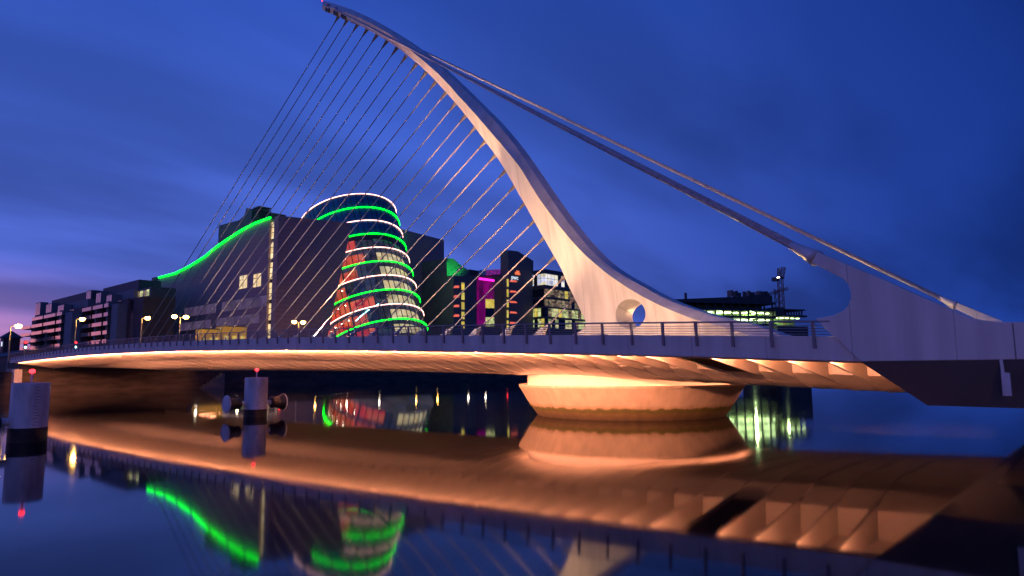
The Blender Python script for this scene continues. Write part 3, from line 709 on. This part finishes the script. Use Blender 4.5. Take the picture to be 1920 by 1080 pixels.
# lit sign and its mark on the tower
tx = bpy.data.curves.new('sign_text', 'FONT'); tx.body = 'pwc'; tx.extrude = .06; tx.align_x = 'CENTER'
so = bpy.data.objects.new('sign_text_tmp', tx); col.objects.link(so)
dg = bpy.context.evaluated_depsgraph_get(); sm = bpy.data.meshes.new_from_object(so.evaluated_get(dg)); bpy.data.objects.remove(so)
sm.materials.clear(); sm.materials.append(M['letter_white'])
c0 = onX(965.5, 524, OX+.15); size = (onX(972, 520, OX).y-onX(959.5, 520, OX).y)
sg = bpy.data.objects.new('sign_lettering', sm); col.objects.link(sg); sg.parent = ob; sg.location = c0-oi
wd = max(v.co.x for v in sm.vertices)-min(v.co.x for v in sm.vertices)
sg.rotation_euler = (R(90), 0, R(90)); sg.scale = (size/wd,)*2+(1,)
for (a_, b_, c_, d_) in ((966, 510, 970, 514.5), (968.5, 507.5, 974, 511.5), (970.5, 511.8, 975.5, 515.2)):
    obox(a_, c_, b_, d_, OX+.2, .12, 'sign_mark', 'letter_orange')

# ------------------------------------------------------------------ apartments on the left
def apartments(name, label, px0, px1, Y, ytop, floors, bays, group=None):
    a, b = onY(px0, 640, Y), onY(px1, 640, Y)
    x0_, x1_ = a.x, b.x; zt_ = onY((px0+px1)/2, ytop, Y).z
    t = thing(name, (x0_, Y, GZ), label, 'building', group); L_ = x1_-x0_; H_ = zt_-GZ
    fh = H_/(floors+2.2); hb_ = fh*floors
    MB().box((0, 1.6, 0), (L_, 11, hb_)).build('wall', 'apartb', t)
    MB().box((L_*.10, 3, hb_), (L_*.98, 10, hb_+fh*1.1)).build('upper_storey', 'apart', t)
    MB().box((L_*.22, 4, hb_+fh*1.1), (L_*.98, 9.5, H_)).build('penthouse', 'slate', t)
    bw = L_/bays
    for i in range(bays+1):
        if 0 < i < bays: MB().box((i*bw-.55, -.5, 0), (i*bw+.55, 1.58, hb_-fh*(.9 if i == 1 else .1))).build('pier', 'apart', t)
    MB().box((L_*.86, -.7, 0), (L_*.985, 1.58, hb_-fh*.6)).build('stair_tower', 'apart', t)
    for i in range(bays):
        xa, xb = i*bw+.7, min((i+1)*bw-.7, L_*.855)
        if xb-xa < 2: continue
        for j in range(floors):
            if i == 0 and j > floors-2: continue
            z_ = j*fh
            bl = MB().box((xa, -1.4, z_+.35), (xb, 1.58, z_+.6)).build('balcony', 'apart', t)
            MB().box((xa, -1.46, z_+.3), (xb, -1.38, z_+.3+fh*.42)).build('balustrade', 'balcony', bl)
            n_ = max(2, int((xb-xa)/3))
            for k in range(n_):
                u0, u1 = xa+(xb-xa)*k/n_, xa+(xb-xa)*(k+1)/n_
                MB().box((u0+.1, 1.50, z_+.7), (u1-.1, 1.57, z_+fh-.1)).build('window', 'glass', t)
    for k in range(3):
        u = L_*(.13+.24*k)
        bx_ = MB().box((u, .8, hb_-fh*(.2+.9*(k == 2))), (u+L_*.11, 2.9, hb_+fh*(1.9-.55*k))).build('glazed_bay', 'apart', t)
        for q in range(3): MB().box((u+L_*.11*q/3+.12, .72, hb_+.3-fh*(.9*(k == 2))), (u+L_*.11*(q+1)/3-.12, .79, hb_+fh*(1.8-.55*k))).build('bay_pane', 'balcony', bx_)
    return t
apartments('apartment_building', 'farther apartment block with stacked glass balconies, at the far left', 46, 139, 20, 556, 8, 4)
apartments('apartment_building', 'nearer, taller apartment block with stacked glass balconies', 141, 224, 23, 534, 8, 4)
# glass fronted block next to the convention centre
a, b = onY(219, 640, 25), onY(262, 640, 25)
gb = thing('glazed_block', (a.x, 25, GZ), 'block with pinkish panelled glass front beside the brown convention centre', 'building')
L_ = b.x-a.x; Hh = onY(250, 549, 25).z-GZ; hp = onY(240, 585, 25).z-GZ
MB().box((0, .3, 0), (L_, 8, hp+3.4)).build('wall', 'apartb', gb)
MB().box((L_*.2, 2, hp+3.4), (L_, 8, max(Hh, hp+6))).build('upper_storey', 'slate', gb)
for i in range(6):
    for j in range(6):
        MB().box((i*L_*.62/6+.06, .18, .6+j*(hp-.8)/6), ((i+1)*L_*.62/6-.06, .29, .5+(j+1)*(hp-.8)/6)).build('facade_panel', 'balcony', gb)
for i in range(3):
    MB().box((i*L_*.62/3+.5, .2, hp+.5), ((i+1)*L_*.62/3-.5, .29, hp+3.0)).build('window', 'glass', gb)
for i in range(5):
    MB().box((L_*.3+i*L_*.13, 1.9, hp+3.8), (L_*.3+(i+.8)*L_*.13, 1.99, hp+5.4)).build('window', 'dim_win' if i % 2 else 'green_win', gb)

# small clock tower and low quay buildings at the left edge
p = onY(19.5, 640, 14)
ct = thing('clock_tower', (p.x, 14, GZ), 'small dark clock tower with pointed roof at the left edge', 'tower')
s_ = 2.1; h_ = onY(19.5, 634, 14).z-GZ
MB().box((-s_, -s_, 0), (s_, s_, h_)).build('shaft', 'apartb', ct)
MB().loft([[(-s_*1.35, -s_*1.35, h_), (s_*1.35, -s_*1.35, h_), (s_*1.35, s_*1.35, h_), (-s_*1.35, s_*1.35, h_)], [(-.1, -.1, h_+2.3), (.1, -.1, h_+2.3), (.1, .1, h_+2.3), (-.1, .1, h_+2.3)]]).build('roof', 'slate', ct)
MB().box((-.7, -s_-.08, h_-2.6), (.7, -s_-.01, h_-1.2)).build('clock_face', 'letter_white', ct)
p = onY(2, 660, 9)
lb = thing('quay_shed', (p.x, 9, GZ), 'low dark quayside shed at the left edge beside the clock tower', 'building')
MB().box((-30, 0, 0), (8, 9, 4.6)).build('wall', 'apartb', lb)
MB().prism([(-.6, 4.6), (9.6, 4.6), (4.5, 6.6)], 'x', -30.5, 8.5).build('roof', 'slate', lb)

# ------------------------------------------------------------------ construction site far right
D0 = 300.0
def far(px, py, dep): d = ray(px, py); return CAM+d*dep
cA, cB = far(1262, 600, 285), far(1456, 600, 300)
cs = thing('unfinished_building', (cA.x, cA.y, GZ), 'unfinished concrete building with greenish work lights on open floors', 'building')
ex = Vector((cB.x-cA.x, cB.y-cA.y, 0)); LX = ex.length; ang = math.atan2(ex.y, ex.x); cs.rotation_euler = (0, 0, ang)
zz_ = lambda py: far(1400, py, 296).z-GZ
fl = [zz_(p_) for p_ in (690, 652, 624, 606.5, 592, 578.5, 565)]
for k, z_ in enumerate(fl):
    if k == 0: continue
    MB().box((0, 0, z_-1.0), (LX, 14, z_)).build('floor_slab', 'concrete_dark', cs)
    if k < 6:
        MB().box((.5, 9, fl[k]+.02), (LX-.5, 9.3, fl[k+1]-1.02)).build('back_wall', 'site_wall', cs)
    for c_ in range(13):
        MB().box((c_*LX/12.3, .8, fl[k-1]+.02), (c_*LX/12.3+.5, 1.4, z_-1.02)).build('column', 'concrete_dark', cs)
for k in (2, 3, 4):
    n_ = 26
    for i in range(n_):
        if random.random() < .25: continue
        u = (i+random.uniform(.1, .6))*LX/n_; wd_ = random.uniform(.5, 1.5)
        MB().box((u, 2+random.random()*4, fl[k+1]-1.7), (u+wd_, 2.3+random.random()*4+2, fl[k+1]-1.35)).build('tube_light', 'site_light', cs)
    lamp('POINT', 'work_light', (LX*.25, 5, fl[k+1]-2), 1800, (.7, 1, .4), cs, shadow_soft_size=.5)
    lamp('POINT', 'work_light', (LX*.5, 5, fl[k+1]-2), 2400, (.7, 1, .4), cs, shadow_soft_size=.5)
    lamp('POINT', 'work_light', (LX*.82, 5, fl[k+1]-2), 2800, (.7, 1, .4), cs, shadow_soft_size=.5)
zt_ = fl[-1]
MB().prism([(0, zt_), (LX, zt_), (LX, zt_+3.2), (LX*.85, zt_+3.4), (LX*.8, zt_+2.7), (0, zt_-.0+.3)], 'y', 2, 13).build('top_storey', 'concrete_dark', cs)
for i in range(26):
    u = random.uniform(LX*.6, LX); MB().box((u, 3, zt_+2.5), (u+.3+random.random(), 4+random.random()*3, zt_+3+random.random()*2.4)).build('formwork', 'darkmetal', cs)
MB().box((LX*.17, 4, zt_), (LX*.17+.8, 5, zt_+3.6)).build('hoist_post', 'darkmetal', cs)
# lower annexe to the right
cC, cD = far(1458, 600, 300), far(1514, 600, 306)
an = thing('unfinished_annexe', (cC.x, cC.y, GZ), 'lower unfinished annexe with columns on its roof, right of the lit floors', 'building')
e2 = Vector((cD.x-cC.x, cD.y-cC.y, 0)); L2 = e2.length; an.rotation_euler = (0, 0, math.atan2(e2.y, e2.x))
z1_, z2_, z3_ = zz_(606), zz_(589), zz_(579)
MB().box((0, 0, 0), (L2, 25, z1_-1.2)).build('wall', 'concrete_dark', an)
MB().box((0, 0, z2_-.8), (L2, 25, z2_)).build('floor_slab', 'concrete_dark', an)
MB().box((0, 8, z1_-1.18), (L2, 8.3, z2_-.82)).build('back_wall', 'site_wall', an)
MB().box((L2*.38, 2, z3_), (L2*1.06, 14, z3_+.6)).build('roof_slab', 'concrete_dark', an)
for c_ in range(7): MB().box((L2*.42+c_*L2*.09, 2.5, z2_+.01), (L2*.42+c_*L2*.09+.5, 3, z3_-.01)).build('column', 'concrete_dark', an)
MB().box((0, 1, z2_), (L2*.3, 12, z2_+3.4)).build('core', 'concrete_dark', an)
for i in range(5): MB().box((L2*(.08+.18*i), 3, z2_-1.4), (L2*(.08+.18*i)+1.6, 3.5, z2_-1.1)).build('tube_light', 'site_light', an)
lamp('POINT', 'work_light', (L2*.4, 4, z2_-2), 900, (.7, 1, .4), an, shadow_soft_size=.5)
# tower cranes
def lattice(m_, p, q, w_, n_, r_=.12):
    p, q = Vector(p), Vector(q); d = (q-p).normalized(); a_ = d.cross(Vector((0, 1, 0)) if abs(d.y) < .9 else Vector((1, 0, 0))).normalized()*w_/2; b_ = d.cross(a_).normalized()*w_/2
    cs_ = [a_+b_, a_-b_, -a_-b_, b_-a_]
    for c_ in cs_: m_.tube([p+c_, q+c_], r_, 4)
    for k in range(n_):
        u, v = p.lerp(q, k/n_), p.lerp(q, (k+1)/n_)
        for j in range(4):
            c0_, c1_ = (cs_[j], cs_[(j+1) % 4]) if k % 2 else (cs_[(j+1) % 4], cs_[j])
            m_.tube([u+c0_, v+c1_], r_*.7, 4)
    return m_
cb = far(1467, 600, 312); cz = lambda py: far(1467, py, 312).z-GZ; sc_ = 312/FPX
k1 = thing('tower_crane', (cb.x, cb.y, GZ), 'tall luffing tower crane with raised jib above the building site', 'crane', 'tower cranes at the building site')
rx = Vector((_R.x, _R.y, 0)).normalized()
lattice(MB(), (0, 0, 0), (0, 0, cz(521)), 2.0, 26, .16).build('mast', 'craneorange', k1)
lattice(MB(), tuple(rx*.8+Vector((0, 0, cz(519)))), tuple(rx*(8*sc_)+Vector((0, 0, cz(499)))), 1.4, 7, .14).build('jib', 'craneorange', k1)
lattice(MB(), tuple(-rx*.6+Vector((0, 0, cz(519)))), tuple(-rx*(1.5*sc_)+Vector((0, 0, cz(501)))), .9, 6, .12).build('back_frame', 'craneorange', k1)
MB().box((-1.5, -1.5, cz(521)), (1.5, 1.5, cz(518))).build('slewing_platform', 'darkmetal', k1)
MB().box((-rx.x*2.2-1.3, -rx.y*2.2-1.3, cz(526)), (-rx.x*2.2+1.3, -rx.y*2.2+1.3, cz(519))).build('counterweight', 'darkmetal', k1)
cbm = MB().box((-.9, -2.6, cz(521)), (.9, -1.52, cz(518.6))).build('cab', 'darkmetal', k1)
MB().box((-.6, -2.68, cz(520.6)), (.6, -2.61, cz(519))).build('lit_window', 'whitelamp', cbm)
cb2 = far(1459, 600, 330); cz2 = lambda py: far(1459, py, 330).z-GZ; s2_ = 330/FPX
k2 = thing('tower_crane', (cb2.x, cb2.y, GZ), 'lower tower crane with long near-level jib behind the tall crane', 'crane', 'tower cranes at the building site')
lattice(MB(), (0, 0, 0), (0, 0, cz2(541)), 1.8, 20, .15).build('mast', 'darkmetal', k2)
lattice(MB(), tuple(-rx*(26*s2_)+Vector((0, 0, cz2(554)))), tuple(rx*(22*s2_)+Vector((0, 0, cz2(540)))), 1.0, 20, .10).build('jib', 'craneorange', k2)

# ------------------------------------------------------------------ street furniture on the north quay
def street_lamp(px, py, X, label, two=False, e=900, head='sodium'):
    p = onX(px, py, X); h = p.z-GZ
    t = thing('street_lamp', (X, p.y, GZ), label, 'street lamp', 'street lamps on the far quay')
    MB().tube([(0, 0, 0), (0, 0, h*.5), (0, 0, h-.1)], .12, 8, .07).build('post', 'lampgrey', t)
    for s in ((-1, 1) if two else (1,)):
        MB().tube([(0, 0, h-.1), (0, s*.9, h+.12)], .05, 6).build('arm', 'lampgrey', t)
        hd_ = MB().lathe([(.10, h+.28), (.42, h+.18), (.48, h-.02), (.32, h-.28), (.06, h-.34)], 12, (0, s*1.0, 0)).build('lamp_head', head, t)
    lamp('POINT', 'lamp_glow', (.4, 1.0, h-.45), e, (1, .5, .12), t, shadow_soft_size=.25)
    return t
street_lamp(338, 594, -101, 'bright double-headed street lamp in front of the long brown wall', True, 1500)
street_lamp(560, 604, -101, 'bright double-headed street lamp in front of the glass drum corner', True, 1500)
street_lamp(266, 596, -112, 'single yellow street lamp before the pink glass block', False, 800)
street_lamp(143, 598, -122, 'single yellow street lamp between the two apartment blocks', False, 800)
street_lamp(20, 611, -104, 'tall street lamp by the clock tower, leftmost of all', False, 500)
def traffic_light(px, py, X, label):
    p = onX(px, py, X); h = p.z-GZ
    t = thing('traffic_light', (X, p.y, GZ), label, 'traffic light', 'traffic lights at the bridge end')
    MB().tube([(0, 0, 0), (0, 0, h+.4)], .07, 8).build('post', 'lampgrey', t)
    MB().box((.08, -.2, h-.75), (.35, .2, h+.45)).build('housing', 'dark', t)
    for k, mt in enumerate(('redlamp', 'dark', 'cyanlamp')):
        z_ = h+.22-k*.36
        MB().loft([[(.352+dx, r_*math.cos(2*math.pi*q/12), z_+r_*math.sin(2*math.pi*q/12)) for q in range(12)] for r_, dx in ((.16, 0), (.14, .05), (.03, .07))]).build('signal_lens', mt, t)
traffic_light(47, 645, -100, 'traffic light showing red near the left end of the bridge')
traffic_light(141, 645, -100, 'traffic light showing red in front of the apartment blocks')
# site cabins and a bus on the quay road
p = onX(402, 640, -113)
for k, (pa, pb, yt_, lab) in enumerate(((378, 412, 617, 'low yellow site cabin under the brown wall, left one'), (416, 462, 612, 'longer yellow site cabin under the brown wall, right one'))):
    a, b = onX(pa, 640, -114), onX(pb, 640, -114); zt_ = onX(pa, yt_, -114).z-GZ
    t = thing('site_cabin', (-114, a.y, GZ), lab, 'cabin', 'yellow site cabins')
    MB().box((-3, 0, .3), (0, b.y-a.y, zt_)).build('body', 'cabin', t)
    MB().box((-3.15, -.15, zt_), (.15, b.y-a.y+.15, zt_+.2)).build('roof', 'darkmetal', t)
    for q in range(3):
        u = (b.y-a.y)*(q+.25)/3; MB().box((.005, u, zt_*.5), (.05, u+(b.y-a.y)*.16, zt_*.8)).build('window', 'yellow_win', t)
a = onX(432, 640, -107); b = onX(482, 640, -107)
bu = thing('parked_bus', (-107, a.y, GZ), 'white and green bus standing on the quay in front of the cabins', 'bus')
Lb = 10.5; zb2 = 3.1
MB().box((-2.4, 0, .45), (0, Lb, zb2)).build('body', 'buspaint', bu, bevel=.15)
MB().box((.003, .4, .7), (.02, Lb*.45, 1.35)).build('side_panel', 'busgreen', bu)
for q in range(6): MB().box((.003, .4+q*Lb*.155, 1.6), (.03, .4+q*Lb*.155+1.35, 2.6)).build('window', 'glass', bu)
for yy in (1.9, Lb-2.2):
    for xx in (-2.15, -.25):
        MB().loft([[(xx+dx, yy+r_*math.cos(2*math.pi*q/16), .5+r_*math.sin(2*math.pi*q/16)) for q in range(16)] for r_, dx in ((.48, -.15), (.5, -.1), (.5, .2), (.3, .262))]).build('wheel', 'rubber', bu)

# low lamps along the quay edge
for k in range(13):
    y_ = 6+k*8.2+random.uniform(-1.5, 1.5)
    t = thing('bollard_lamp', (-98.3, y_, GZ), 'short bollard lamp on the far quay edge', 'lamp', 'bollard lamps along the quay edge')
    MB().lathe([(.14, 0), (.12, 1.0), (.12, 1.05)], 10).build('post', 'lampgrey', t)
    MB().lathe([(.13, 1.052), (.17, 1.1), (.17, 1.38), (.05, 1.46)], 10).build('lamp_head', ('sodium', 'whitelamp', 'whitelamp', 'redlamp')[k % 4 if k % 7 else 0], t)

# street lamps on the near quay, behind the viewpoint
for k, (x_, y_, lab) in enumerate(((37, -52, 'street lamp on the near quay behind the viewpoint, closer to the bridge'), (37, -84, 'street lamp on the near quay behind the viewpoint, farther from the bridge'))):
    t = thing('street_lamp', (x_, y_, 2.2), lab, 'street lamp', 'street lamps on the near quay')
    MB().tube([(0, 0, 0), (0, 0, 4), (0, 0, 8)], .12, 8, .07).build('post', 'lampgrey', t)
    MB().tube([(0, 0, 7.9), (-1.2, 0, 8.2)], .05, 6).build('arm', 'lampgrey', t)
    MB().lathe([(.06, 8.28), (.30, 8.22), (.34, 8.08), (.22, 7.9), (.04, 7.86)], 12, (-1.3, 0, 0)).build('lamp_head', 'sodium', t)
    lamp('POINT', 'lamp_glow', (-1.3, 0, 7.6), 2000, (1, .42, .34), t, shadow_soft_size=.25)
